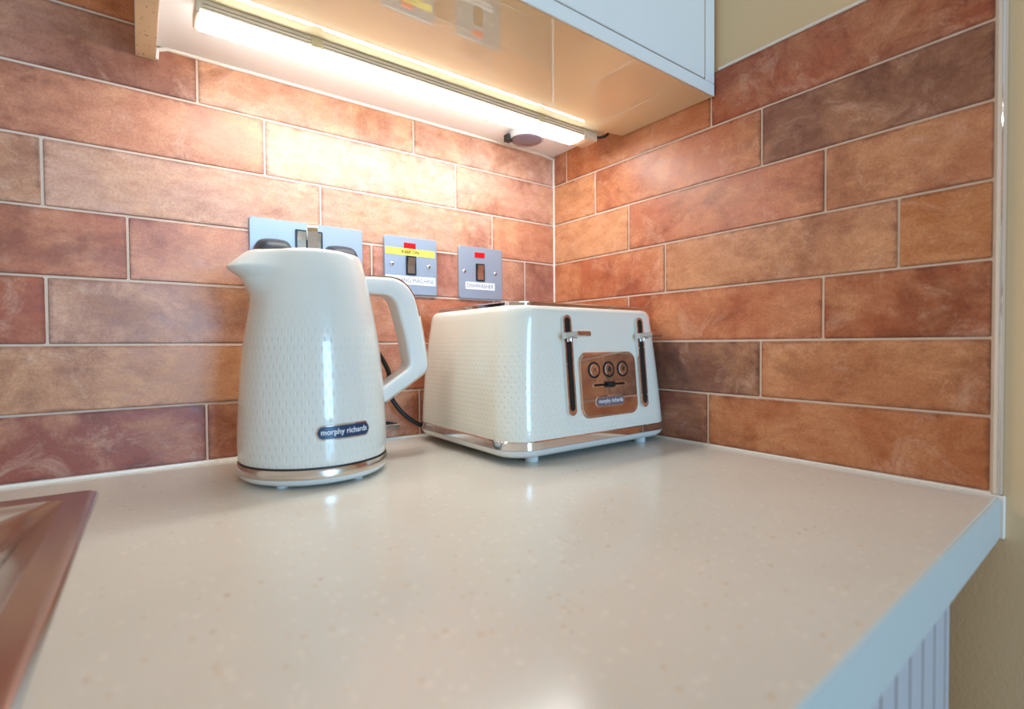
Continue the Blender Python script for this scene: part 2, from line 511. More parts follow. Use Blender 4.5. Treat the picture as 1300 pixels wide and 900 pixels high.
# ------------------------------------------------------------------ worktop (with the sink cut-out)
def fy(x): return -0.6478 + 0.0352 * x      # front edge runs very slightly out of square
HX0, HX1, HY0, HY1 = -1.12, -0.716, -0.50, -0.098
bm = bmesh.new()
xs = [XL, HX0, HX1, -0.0015]
grid = {}
for i, x in enumerate(xs):
    for jy, y in enumerate((fy(x), HY0, HY1, -0.0005)):
        for k, z in enumerate((-0.04, 0.0)):
            grid[i, jy, k] = bm.verts.new((x, y, z))
def quad(*ks):
    return bm.faces.new([grid[k] for k in ks])
for i in range(3):
    for jy in range(3):
        if (i, jy) == (1, 1): continue
        quad((i, jy, 1), (i + 1, jy, 1), (i + 1, jy + 1, 1), (i, jy + 1, 1))
        quad((i, jy, 0), (i, jy + 1, 0), (i + 1, jy + 1, 0), (i + 1, jy, 0))
front = []
for i in range(3):
    front.append(quad((i, 0, 0), (i + 1, 0, 0), (i + 1, 0, 1), (i, 0, 1)))
    quad((i, 3, 0), (i, 3, 1), (i + 1, 3, 1), (i + 1, 3, 0))
    quad((0, i, 0), (0, i, 1), (0, i + 1, 1), (0, i + 1, 0))
    quad((3, i, 0), (3, i + 1, 0), (3, i + 1, 1), (3, i, 1))
quad((1, 1, 0), (2, 1, 0), (2, 1, 1), (1, 1, 1)); quad((1, 2, 0), (1, 2, 1), (2, 2, 1), (2, 2, 0))
quad((1, 1, 0), (1, 1, 1), (1, 2, 1), (1, 2, 0)); quad((2, 1, 0), (2, 2, 0), (2, 2, 1), (2, 1, 1))
ed = [e for e in bm.edges if all(abs(v.co.z) < 1e-6 and abs(v.co.y - fy(v.co.x)) < 1e-6 for v in e.verts)]
bmesh.ops.bevel(bm, geom=ed, offset=0.0016, segments=2, affect='EDGES')
worktop = tag(finish(bm, 'worktop', 'speckled_worktop'), 'cream speckled stone worktop with a pale front edge', 'worktop')
# pale edging strip on the front
bm = bmesh.new()
loft(bm, [[(x, fy(x) - 0.0000, -0.04), (x, fy(x) - 0.0000, -0.0018), (x, fy(x) - 0.0012, -0.0026), (x, fy(x) - 0.0012, -0.04)] for x in (XL, -0.0015)])
finish(bm, 'edging_strip', 'worktop_edge', worktop)
# sealant end at the wall
bm = bmesh.new()
add_box(bm, -0.0014, 0.0038, -0.652, -0.640, -0.041, 0.0005, 0.0008, 1)
tag(finish(bm, 'trim_5', 'white_sealant'), kind='structure')

bm = bmesh.new()
add_box(bm, XL, -0.001, -0.0012, 0.0012, -0.001, 0.0024, 0.0006, 1)
add_box(bm, -0.0012, 0.0012, YF, -0.001, -0.001, 0.0024, 0.0006, 1)
tag(finish(bm, 'trim_6', 'white_sealant'), kind='structure')

# ------------------------------------------------------------------ base cabinets with grooved doors
def base_cabinet(x0, x1, label, first=False):
    e = tag(empty('base_cabinet', ((x0 + x1) / 2, -0.3, -ZC)), label, 'cabinet')
    W = x1 - x0
    X = lambda x: x - (x0 + x1) / 2
    Z = lambda z: z + ZC
    bm = bmesh.new()
    top = -0.0405
    if first: add_box(bm, X(x0), X(x1), -0.300, 0.28, Z(-0.76), Z(top), 0.001)
    else: add_box(bm, X(x0), X(x1), -0.300, 0.28, Z(-0.76), Z(-0.26), 0.001)
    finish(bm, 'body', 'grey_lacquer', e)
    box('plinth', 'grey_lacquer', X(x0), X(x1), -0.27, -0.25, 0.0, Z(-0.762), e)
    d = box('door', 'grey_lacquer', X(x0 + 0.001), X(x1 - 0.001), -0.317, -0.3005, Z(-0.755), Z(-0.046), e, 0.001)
    # vertical boards, proud of the recessed grooves
    n = 0; x = x1 - 0.001
    widths = [0.017] + [0.0325] * 60
    me_c = {}
    for wd in widths:
        xa = max(x - wd, x0 + 0.001)
        if x - xa < 0.006: break
        bmw = x - xa
        k = round(bmw, 4)
        if k not in me_c:
            bm = bmesh.new()
            h0, h1 = -0.755, -0.046
            prof = [(-bmw / 2 + 0.0012, 0.0), (-bmw / 2 + 0.0038, -0.0060), (bmw / 2 - 0.0038, -0.0060), (bmw / 2 - 0.0012, 0.0)]
            loft(bm, [[(u, v, Z(h0)) for u, v in prof], [(u, v, Z(h1)) for u, v in prof]])
            bmesh.ops.recalc_face_normals(bm, faces=bm.faces[:])
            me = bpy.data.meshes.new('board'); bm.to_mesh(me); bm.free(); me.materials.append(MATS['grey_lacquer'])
            me_c[k] = me
        link(me_c[k], 'board', d, (X((x + xa) / 2), -0.3171, 0))
        x = xa
    return e
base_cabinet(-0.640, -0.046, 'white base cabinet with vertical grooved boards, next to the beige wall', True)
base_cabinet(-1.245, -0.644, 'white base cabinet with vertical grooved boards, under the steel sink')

# ------------------------------------------------------------------ sink
e = tag(empty('sink', (-0.9206, -0.2955, 0.0), math.radians(-1.2)), 'brushed stainless steel inset sink with a raised rim', 'sink')
def L3(pts, z): return [(x + 0.916, y + 0.30, z) for x, y in pts]
ox0, ox1, oy0, oy1 = -1.135, -0.7015, -0.520, -0.083
bm = bmesh.new()
loops = [L3(rrect(ox0, ox1, oy0, oy1, 0.010, 8), 0.0004),
         L3(rrect(ox0 + 0.0008, ox1 - 0.0008, oy0 + 0.0008, oy1 - 0.0008, 0.010, 8), 0.0026),
         L3(rrect(ox0 + 0.004, ox1 - 0.004, oy0 + 0.004, oy1 - 0.004, 0.009, 8), 0.0042),
         L3(rrect(ox0 + 0.008, ox1 - 0.008, oy0 + 0.008, oy1 - 0.008, 0.008, 8), 0.0036),
         L3(rrect(ox0 + 0.024, ox1 - 0.024, oy0 + 0.022, oy1 - 0.022, 0.014, 8), 0.0026)]
loft(bm, loops, False, False)
finish(bm, 'rim', 'sink_steel', e, smooth=50)
bm = bmesh.new()
loops = [L3(rrect(ox0 + 0.024, ox1 - 0.024, oy0 + 0.022, oy1 - 0.022, 0.014, 8), 0.0026),
         L3(rrect(ox0 + 0.028, ox1 - 0.028, oy0 + 0.026, oy1 - 0.026, 0.018, 8), -0.001),
         L3(rrect(ox0 + 0.040, ox1 - 0.044, oy0 + 0.040, oy1 - 0.040, 0.040, 8), -0.010),
         L3(rrect(ox0 + 0.050, ox1 - 0.056, oy0 + 0.050, oy1 - 0.050, 0.055, 8), -0.028),
         L3(rrect(ox0 + 0.056, ox1 - 0.064, oy0 + 0.056, oy1 - 0.058, 0.060, 8), -0.120),
         L3(rrect(ox0 + 0.075, ox1 - 0.084, oy0 + 0.075, oy1 - 0.078, 0.060, 8), -0.148),
         L3(rrect(ox0 + 0.120, ox1 - 0.130, oy0 + 0.120, oy1 - 0.125, 0.055, 8), -0.154)]
loft(bm, loops, False, True)
finish(bm, 'bowl', 'sink_steel', e, smooth=60)
bm = bmesh.new()
lathe(bm, [(0.044, -0.1535), (0.044, -0.1515), (0.036, -0.1515), (0.030, -0.155), (0.004, -0.156)], 32, 0.0, 0.0)
finish(bm, 'drain', 'dark_slot', e, smooth=40)

# ------------------------------------------------------------------ wall cabinet
CX0, CX1, CYF = -0.6625, -0.0020, -0.345
BZ = 0.517                     # underside of the recessed bottom panel
e = tag(empty('wall_cabinet', (0, 0, 0.5)), 'white wall cabinet with a glossy underside above the kettle and toaster', 'cabinet')
Zc = lambda z: z - 0.5
sp = box('side_panel', ['white_interior'], CX0, -0.6425, CYF + 0.02, -0.0008, Zc(0.4985), Zc(1.2), e, 0.0006)
box('edge_band', 'raw_edge', CX0 + 0.0006, -0.6431, CYF + 0.022, -0.002, Zc(0.4980), Zc(0.4986), sp)
box('bottom_panel', 'white_interior', -0.6424, CX1, CYF + 0.02, -0.0008, Zc(BZ), Zc(BZ + 0.018), e)
box('side_panel', 'white_lacquer', CX1 - 0.018, CX1, CYF + 0.02, -0.0008, Zc(BZ + 0.0185), Zc(1.2), e)
box('back_panel', 'white_interior', -0.6424, CX1 - 0.0185, -0.010, -0.0008, Zc(BZ + 0.0185), Zc(1.2), e)
# gloss board under the front part, with a notch for the lamp flex at the right
bm = bmesh.new()
o_ = [(-0.6140, CYF + 0.0004), (CX1, CYF + 0.0004), (CX1, -0.178), (-0.034, -0.172), (-0.036, -0.124), (-0.6140, -0.124)]
loft(bm, [[(x, y, Zc(0.5)) for x, y in o_], [(x, y, Zc(BZ - 0.0004)) for x, y in o_]])
finish(bm, 'underside_board', 'gloss_board', e)
# light rail: front edge strip under the door
box('light_rail', 'white_lacquer', CX0, CX1, CYF - 0.0030, CYF, Zc(0.4995), Zc(0.5165), e, 0.0008)
fl = box('filler_strip', 'white_lacquer', -0.0235, CX1, CYF - 0.0030, CYF + 0.019, Zc(0.5168), Zc(1.2), e, 0.0008)
d = box('door', 'white_lacquer', CX0, -0.0262, CYF - 0.0034, CYF + 0.0155, Zc(0.5178), Zc(1.19), e, 0.0010)
box('edge_band', 'door_edge', -0.0262, -0.0255, CYF - 0.0020, CYF + 0.014, Zc(0.5190), Zc(1.188), d)
box('top_panel', 'white_lacquer', CX0, CX1, CYF + 0.0160, -0.0008, Zc(1.2005), Zc(1.218), e)
# white bead where the cabinet meets the tiles
bm = bmesh.new()
tube(bm, [(-0.6422, -0.0012, Zc(0.500)), (-0.6410, -0.0012, Zc(0.512)), (-0.630, -0.0012, Zc(0.5165)), (-0.55, -0.0012, Zc(0.5160)), (-0.3, -0.0012, Zc(0.5158)), (-0.03, -0.0012, Zc(0.5150)), (-0.004, -0.0014, Zc(0.512))], 0.0026, 8)
finish(bm, 'sealant_bead', 'white_sealant', e, smooth=60)

# ------------------------------------------------------------------ under-cabinet strip lamp
LX0, LX1 = -0.612, -0.046
e = tag(empty('strip_light', (-0.33, -0.143, 0.5)), 'lit slim linear lamp under the wall cabinet', 'lamp')
T = lambda x: x + 0.33
bm = bmesh.new()
add_box(bm, T(LX0), T(LX1), -0.0180, 0.0165, -0.0112, -0.0002, 0.0008, 2)
finish(bm, 'housing', 'fixture_aluminium', e, smooth=40)
for z in (-0.0050, -0.0086):
    bm = bmesh.new()
    add_box(bm, T(LX0 + 0.004), T(LX1 - 0.030), -0.0184, -0.0178, z - 0.0003, z + 0.0003)
    finish(bm, 'groove', 'fixture_groove', e)
bm = bmesh.new()
prof = [(-0.0176, -0.0113), (-0.0178, -0.0138), (-0.0160, -0.0150), (-0.004, -0.0160), (0.008, -0.0160), (0.0160, -0.0152), (0.0178, -0.0140), (0.0178, -0.0066), (0.0168, -0.0066), (0.0168, -0.0113)]
loft(bm, [[(T(x), y, z) for y, z in prof] for x in (LX0 + 0.0025, LX1 - 0.030)])
finish(bm, 'diffuser', 'neutral_diffuser', e, smooth=50)
for x0, x1 in ((LX0 - 0.0022, LX0 + 0.0020), (LX1 - 0.0295, LX1 + 0.0006)):
    bm = bmesh.new()
    add_box(bm, T(x0), T(x1), -0.0186, 0.0170, -0.0142, -0.0002, 0.0010, 2)
    finish(bm, 'end_cap', 'fixture_aluminium', e, smooth=40)
for xc in (-0.497, -0.165):
    bm = bmesh.new()
    add_box(bm, T(xc - 0.0065), T(xc + 0.0065), -0.0192, -0.0182, -0.0122, -0.0002, 0.0003, 1)
    finish(bm, 'clip', 'clear_clip', e)
bm = bmesh.new()
tube(bm, spline([(T(-0.050), -0.012, -0.004), (T(-0.036), -0.016, -0.0045), (T(-0.024), -0.020, 0.001), (T(-0.018), -0.022, 0.012)], 6), 0.0019, 8)
finish(bm, 'flex', 'black_rubber', e, smooth=60)

# small round sensor puck on the underside, in the corner behind the lamp
e = tag(empty('puck_sensor', (-0.116, -0.062, BZ)), 'small round puck with a grey lens under the cabinet corner', 'sensor')
bm = bmesh.new()
lathe(bm, [(0.0300, -0.0002), (0.0300, -0.010), (0.0290, -0.0125), (0.0265, -0.0125)], 40)
finish(bm, 'shell', 'lens_shell', e, smooth=40)
bm = bmesh.new()
lathe(bm, [(0.0275, -0.0122), (0.0262, -0.0140), (0.020, -0.0155), (0.010, -0.0163), (0.0008, -0.0165)], 40)
finish(bm, 'lens', 'lens_grey', e, smooth=40)
bm = bmesh.new()
add_box(bm, -0.034, -0.022, 0.010, 0.022, -0.017, -0.0045, 0.0012, 1)
finish(bm, 'clip', 'black_plastic', e)

# ------------------------------------------------------------------ kettle
KROT = math.atan2(0.116, 0.993)
K = tag(empty('kettle', (-0.4985, -0.1352, 0.0), KROT), 'cream gloss jug kettle with dimpled sides on a silver-banded base', 'kettle')
prof = [(0.0222, 0.0800), (0.0235, 0.0815), (0.030, 0.0822), (0.045, 0.0823), (0.074, 0.0812), (0.1115, 0.0788), (0.149, 0.0752), (0.1865, 0.0693), (0.2238, 0.0622), (0.2400, 0.0584), (0.2500, 0.0556), (0.2535, 0.0542), (0.2550, 0.0528), (0.2556, 0.0508), (0.2556, 0.0460)]
def Rk(z):
    if z <= prof[0][0]: return prof[0][1]
    for (z0, r0), (z1, r1) in zip(prof, prof[1:]):
        if z <= z1: return r0 + (r1 - r0) * (z - z0) / (z1 - z0)
    return prof[-1][1]
dense = [Vector((z, r)) for z, r in prof]
dp = spline([(z, r) for z, r in prof[:-2]], 5) + [Vector((0.2556, 0.0508))]
sp_z = [(0.196, 0.0), (0.206, 0.0025), (0.2133, 0.0070), (0.2248, 0.0165), (0.2320, 0.0290), (0.2345, 0.0325), (0.2370, 0.0320), (0.2440, 0.0262), (0.2520, 0.0195), (0.2550, 0.0160), (0.2556, 0.0130)]
def Sk(z):
    if z < sp_z[0][0] or z > sp_z[-1][0]: return 0.0
    for (z0, r0), (z1, r1) in zip(sp_z, sp_z[1:]):
        if z <= z1: return r0 + (r1 - r0) * (z - z0) / (z1 - z0)
    return 0.0
zs = [v[0] for v in dp if v[0] < 0.19]
zs += [0.19 + 0.0018 * k for k in range(41) if 0.19 + 0.0018 * k < 0.2530] + [0.2535, 0.2543, 0.2550, 0.2554, 0.2556]
zs = sorted(set(zs))
def Rs(z):
    # smooth radius from the dense spline
    for a, b in zip(dp, dp[1:]):
        if a[0] <= z <= b[0] and b[0] > a[0]: return a[1] + (b[1] - a[1]) * (z - a[0]) / (b[0] - a[0])
    return Rk(z)
N_ = 128
bm = bmesh.new()
uvl = bm.loops.layers.uv.new('UVMap')
rings = []
for z in zs:
    ring = []
    for k in range(N_):
        a = 2 * math.pi * k / N_
        da = abs((a - math.pi + math.pi) % (2 * math.pi) - math.pi)      # angle from the spout (local -x)
        g = math.exp(-(da / 0.36) ** 2)
        r = Rs(z) + Sk(z) * g
        ring.append(bm.verts.new((r * math.cos(a), r * math.sin(a), z)))
    rings.append(ring)
for i in range(len(zs) - 1):
    for k in range(N_):
        f = bm.faces.new((rings[i][k], rings[i][(k + 1) % N_], rings[i + 1][(k + 1) % N_], rings[i + 1][k]))
        for lp, (kk, zz) in zip(f.loops, ((k, zs[i]), (k + 1, zs[i]), (k + 1, zs[i + 1]), (k, zs[i + 1]))):
            lp[uvl].uv = (kk / N_ * 68 * 0.0074, zz)
bm.faces.new(rings[0][::-1]); bm.faces.new(rings[-1])
finish(bm, 'shell', 'kettle_shell', K, smooth=35)
bm = bmesh.new()
lathe(bm, [(0.0454, 0.2550), (0.0454, 0.2566), (0.0435, 0.2578), (0.030, 0.2586), (0.0015, 0.2590)], 64)
lid = finish(bm, 'lid', 'base_plastic', K, smooth=40)
# chrome lid loop: a strap bent into an arch
bm = bmesh.new()
arch = [(-0.0135, 0.2580), (-0.0140, 0.270), (-0.0128, 0.281), (-0.0090, 0.2885), (-0.0030, 0.2922), (0.0030, 0.2922), (0.0090, 0.2885), (0.0128, 0.281), (0.0140, 0.270), (0.0135, 0.2580)]
arch = spline(arch, 4)
loops = []
for i, pnt in enumerate(arch):
    d_ = (arch[min(i + 1, len(arch) - 1)] - arch[max(i - 1, 0)]).normalized()
    nx, nz = -d_[1], d_[0]
    hw = 0.0056; th = 0.0014
    loops.append([(-hw, pnt[0] + nx * th, pnt[1] + nz * th), (hw, pnt[0] + nx * th, pnt[1] + nz * th), (hw, pnt[0] - nx * th, pnt[1] - nz * th), (-hw, pnt[0] - nx * th, pnt[1] - nz * th)])
rotm = Matrix.Rotation(math.radians(-18), 3, 'Z')
loops = [[tuple(rotm @ Vector(q)) for q in L] for L in loops]
loft(bm, loops)
finish(bm, 'lid_loop', 'chrome', lid, smooth=40)
# seam, silver band, base
bm = bmesh.new(); lathe(bm, [(0.0795, 0.0206), (0.0812, 0.0206), (0.0812, 0.0226), (0.0795, 0.0226)], 96, cap=False)
finish(bm, 'seam', 'black_seam', K, smooth=40)
bm = bmesh.new(); lathe(bm, [(0.0790, 0.0106), (0.0832, 0.0106), (0.0836, 0.0125), (0.0834, 0.0185), (0.0822, 0.0206), (0.0790, 0.0206)], 96, cap=False)
finish(bm, 'silver_ring', 'silver_band', K, smooth=40)
bm = bmesh.new(); lathe(bm, [(0.060, 0.0028), (0.0740, 0.0028), (0.0785, 0.0040), (0.0815, 0.0068), (0.0828, 0.0106), (0.060, 0.0106)], 96)
base_k = finish(bm, 'power_base', 'base_plastic', K, smooth=40)
for k in range(5):
    a = math.radians(-70 + 72 * k)
    bm = bmesh.new(); lathe(bm, [(0.006, 0.0), (0.006, 0.0032)], 16, 0.066 * math.cos(a), 0.066 * math.sin(a))
    finish(bm, 'foot', 'base_plastic', base_k)
# handle, profile in the local x-z plane
outer = [(0.052, 0.2355), (0.066, 0.2370), (0.0860, 0.2378), (0.1030, 0.2375), (0.1172, 0.2322), (0.1278, 0.2220), (0.1355, 0.2070), (0.1449, 0.1700), (0.1510, 0.1360), (0.1526, 0.1240), (0.1508, 0.1160), (0.1440, 0.1095), (0.1230, 0.0970), (0.1000, 0.0835), (0.0780, 0.0705)]
inner = [(0.070, 0.0885), (0.0953, 0.1030), (0.1130, 0.1138), (0.1205, 0.1188), (0.1236, 0.1245), (0.1234, 0.1320), (0.1190, 0.1560), (0.1110, 0.1850), (0.1055, 0.2030), (0.1000, 0.2110), (0.0920, 0.2145), (0.0800, 0.2150), (0.062, 0.2150)]
os_ = spline(outer, 4); is_ = spline(inner, 4)
def resample(pts, n):
    d = [0.0]
    for a_, b_ in zip(pts, pts[1:]): d.append(d[-1] + (b_ - a_).length)
    out = []; j_ = 0
    for k in range(n):
        t_ = d[-1] * k / (n - 1)
        while j_ < len(d) - 2 and d[j_ + 1] < t_: j_ += 1
        f_ = (t_ - d[j_]) / max(d[j_ + 1] - d[j_], 1e-9)
        out.append(pts[j_].lerp(pts[j_ + 1], min(max(f_, 0), 1)))
    return out
ors = resample(os_, 64); irs = resample(is_[::-1], 64)
hw = 0.0140
bm = bmesh.new()
loops = []
for po, pi_ in zip(ors, irs):
    mid_ = (po + pi_) / 2; half = (po - pi_) / 2; hl = half.length; ax_ = half.normalized()
    loops.append([(mid_.x + ax_.x * q, y, mid_.y + ax_.y * q) for y, q in rrect(-hw, hw, -hl, hl, 0.0050, 4)])
loft(bm, loops)
h_ = finish(bm, 'handle', 'base_plastic', K, smooth=45)
# bright strip down the back of the handle
bm = bmesh.new()
os2 = [v for v in os_ if v[0] > 0.066]
loops = []
for i, v in enumerate(os2):
    d_ = (os2[min(i + 1, len(os2) - 1)] - os2[max(i - 1, 0)]).normalized()
    nx, nz = -d_[1], d_[0]
    a0, a1 = -0.0004, 0.0016
    y1 = 0.0112
    loops.append([(v[0] + nx * a0, -y1, v[1] + nz * a0), (v[0] + nx * a1, -y1 + 0.0006, v[1] + nz * a1), (v[0] + nx * a1, y1 - 0.0006, v[1] + nz * a1), (v[0] + nx * a0, y1, v[1] + nz * a0)])
loft(bm, loops)
finish(bm, 'handle_strip', 'chrome', h_, smooth=40)
# badge wrapped on the shell
def Mk(rad_off):
    def M(u, v, d):
        z = v; r = Rs(min(max(z, 0.03), 0.2)) + rad_off + d
        a = -math.pi / 2 + u / 0.0818
        return Vector((r * math.cos(a), r * math.sin(a), z))
    return M
def strip_outline(hw_, hh, n=24):
    """stadium with many points along its length so that it can bend"""
    pts = []
    for k in range(n + 1): pts.append((-hw_ + hh + (2 * (hw_ - hh)) * k / n, -hh))
    for k in range(1, 9): a = -math.pi / 2 + math.pi * k / 9; pts.append((hw_ - hh + hh * math.cos(a), hh * math.sin(a)))
    for k in range(n + 1): pts.append((hw_ - hh - (2 * (hw_ - hh)) * k / n, hh))
    for k in range(1, 9): a = math.pi / 2 + math.pi * k / 9; pts.append((-hw_ + hh + hh * math.cos(a), hh * math.sin(a)))
    return pts
BZk = 0.0585
def stadium_plate(bm, hw_, hh, d0, d1, M, cy, n=24):
    """curved stadium built in columns, so that it follows the shell"""
    out = strip_outline(hw_, hh, n)
    # columns
    xs_ = [-hw_ + 2 * hw_ * k / 40 for k in range(41)]
    top, bot = [], []
    for x in xs_:
        e_ = abs(x) - (hw_ - hh)
        h = math.sqrt(max(hh * hh - max(e_, 0) ** 2, 1e-10))
        top.append((x, h)); bot.append((x, -h))
    loop = bot + top[::-1]
    nn = len(xs_)
    A = [bm.verts.new(M(u, cy + v, d0)) for u, v in loop]; B = [bm.verts.new(M(u, cy + v, d1)) for u, v in loop]
    m2 = len(loop)
    for k in range(m2):
        bm.faces.new((A[k], A[(k + 1) % m2], B[(k + 1) % m2], B[k]))
    for k in range(nn - 1):
        bm.faces.new((B[k], B[k + 1], B[m2 - 2 - k], B[m2 - 1 - k]))
bm = bmesh.new(); stadium_plate(bm, 0.0310, 0.0082, -0.0008, 0.0010, Mk(0.0), BZk)
bd = finish(bm, 'badge', 'chrome', K, smooth=30)
bm = bmesh.new(); stadium_plate(bm, 0.0294, 0.0066, 0.0, 0.0014, Mk(0.0), BZk)
bf = finish(bm, 'badge_face', 'navy_enamel', bd, smooth=30)
lettering('lettering', 'morphy richards', 'silver_print', 0.0510, 0.0078, Mk(0.0017), bd, 0.0, BZk - 0.0002, 0.012)

# ------------------------------------------------------------------ toaster
TX, TY = -0.155, -0.157
Tt = tag(empty('toaster', (TX, TY, 0.0)), 'cream gloss four-slice toaster with chrome levers and control panel', 'toaster')
def shell_loop(z, x0, x1, y0, y1, r, n=12):
    return [(x - TX, y - TY, z) for x, y in rrect(x0, x1, y0, y1, r, n)]
bx0, bx1, by0, by1 = -0.3115, -0.0024, -0.278, -0.011
def dims(z):
    k = (z - 0.030) / 0.170
    bulge = 0.0022 * math.sin(math.pi * min(max(k, 0), 1))
    return (bx0 + 0.015 * k - bulge, bx1 - 0.014 * k + bulge, by0 + 0.015 * k, by1 - 0.010 * k + bulge)
bm = bmesh.new()
uvl = bm.loops.layers.uv.new('UVMap')
lv = []
for z, ins in [(0.0302, 0.0006), (0.0315, 0.0)] + [(0.045 + 0.0125 * k, 0.0) for k in range(12)] + [(0.1905, 0.0), (0.1945, 0.0010), (0.1975, 0.0030), (0.1992, 0.0058), (0.1998, 0.0090), (0.1998, 0.0150)]:
    a = dims(z)
    lv.append((z, [(x - TX, y - TY, z) for x, y in rrect(a[0] + ins, a[1] - ins, a[2] + ins, a[3] - ins, 0.040 - ins, 14)]))
rs = [[bm.verts.new(p_) for p_ in L] for _, L in lv]
n = len(rs[0])
per = [0.0]
for k in range(n):
    a, b = Vector(lv[0][1][k]), Vector(lv[0][1][(k + 1) % n]); per.append(per[-1] + (b - a).length)
scale = round(per[-1] / 0.0088) * 0.0088 / per[-1]
for i in range(len(rs) - 1):
    for k in range(n):
        f = bm.faces.new((rs[i][k], rs[i][(k + 1) % n], rs[i + 1][(k + 1) % n], rs[i + 1][k]))
        for lp, (kk, ii) in zip(f.loops, ((k, i), (k + 1, i), (k + 1, i + 1), (k, i + 1))):
            lp[uvl].uv = (per[kk] * scale, lv[ii][0])
bm.faces.new(rs[0][::-1])
finish(bm, 'shell', 'toaster_shell', Tt, smooth=35)
# top plate with four slots
a = dims(0.199)
bm = bmesh.new()
loft(bm, [shell_loop(z, a[0] + i_, a[1] - i_, a[2] + i_, a[3] - i_, 0.030 - i_ * 0.5) for z, i_ in ((0.1985, 0.0110), (0.2040, 0.0115), (0.2056, 0.0135), (0.2060, 0.0180))])
top = finish(bm, 'top_plate', 'warm_chrome', Tt, smooth=35)
for k in range(4):
    xc = a[0] + (a[1] - a[0]) * (0.19 + 0.205 * k)
    bm = bmesh.new()
    L0 = rrect(xc - 0.016, xc + 0.016, a[2] + 0.040, a[3] - 0.045, 0.010, 6)
    L1 = rrect(xc - 0.013, xc + 0.013, a[2] + 0.043, a[3] - 0.048, 0.008, 6)
    loft(bm, [[(x - TX, y - TY, z) for x, y in L] for L, z in ((L0, 0.2055), (L0, 0.2066), (L1, 0.2066), (L1, 0.2062))])
    finish(bm, 'bread_slot', 'dark_slot', top)
# chrome band and plinth
bm = bmesh.new()
loft(bm, [shell_loop(z, bx0 - o1, bx1 + o1, by0 - o1, by1 + o1, 0.040 + o1, 14) for z, o1 in ((0.0190, 0.0002), (0.0200, 0.0012), (0.0290, 0.0008), (0.0303, -0.0004))])
finish(bm, 'chrome_band', 'chrome', Tt, smooth=35)
bm = bmesh.new()
loft(bm, [shell_loop(z, bx0 + o1, bx1 - o1, by0 + o1, by1 - o1, 0.040 - o1 * 0.6, 14) for z, o1 in ((0.0072, 0.020), (0.0078, 0.012), (0.0105, 0.005), (0.0140, 0.0015), (0.0190, -0.0006))])
pl_ = finish(bm, 'plinth', 'base_plastic', Tt, smooth=35)
for x, y in ((-0.262, -0.252), (-0.050, -0.252), (-0.262, -0.066), (-0.050, -0.066)):
    bm = bmesh.new(); lathe(bm, [(0.0085, 0.0), (0.0090, 0.0015), (0.0090, 0.0085)], 20, x - TX, y - TY)
    finish(bm, 'foot', 'base_plastic', pl_, smooth=40)
# front face frame: u along x, v up the face, d outwards
sl = 0.0882
cn = 1 / math.sqrt(1 + sl * sl)
def Mf(u, v, d):
    z = v
    y = by0 + (z - 0.030) * sl
    return Vector((u - TX, y - d * cn - TY, z + d * sl * cn))
def lever_slot(uc, v0, v1, hw_):
    out = rrect(uc - hw_, uc + hw_, v0, v1, hw_ * 0.98, 8)
    inn = rrect(uc - hw_ + 0.0026, uc + hw_ - 0.0026, v0 + 0.0060, v1 - 0.0034, (hw_ - 0.0026) * 0.98, 8)
    bm = bmesh.new(); frame_ring(bm, out, inn, -0.002, 0.0060, Mf)
    bz = finish(bm, 'lever_bezel', 'chrome', Tt, smooth=35)
    bm = bmesh.new(); plate(bm, inn, -0.002, 0.0024, Mf)
    finish(bm, 'lever_slot', 'dark_slot', bz)
def lever(uc, vc):
    bm = bmesh.new()
    q = rrect(uc - 0.0085, uc + 0.0085, vc - 0.0042, vc + 0.0042, 0.0018, 3)
    plate(bm, q, 0.0015, 0.0150, Mf, 0.0008)
    lo = finish(bm, 'lever', 'chrome', Tt, smooth=40)
    bm = bmesh.new()
    q1 = rrect(uc - 0.0125, uc + 0.0125, vc - 0.0034, vc + 0.0030, 0.0016, 3)
    plate(bm, q1, 0.0150, 0.0360, Mf, 0.0012)
    finish(bm, 'lever_paddle', 'warm_chrome', lo, smooth=40)
    for dd in (0.010, 0.0145):
        bm = bmesh.new()
        c0 = Mf(uc - 0.004, vc - 0.0035, dd); c1 = Mf(uc - 0.004, vc - 0.0082, dd)
        tube(bm, [c0, c1], 0.0017, 10)
        finish(bm, 'pin', 'chrome', lo, smooth=40)
for uc in (-0.2156, -0.0712):
    lever_slot(uc, 0.0565, 0.1875, 0.0072)
    lever(uc, 0.1600)
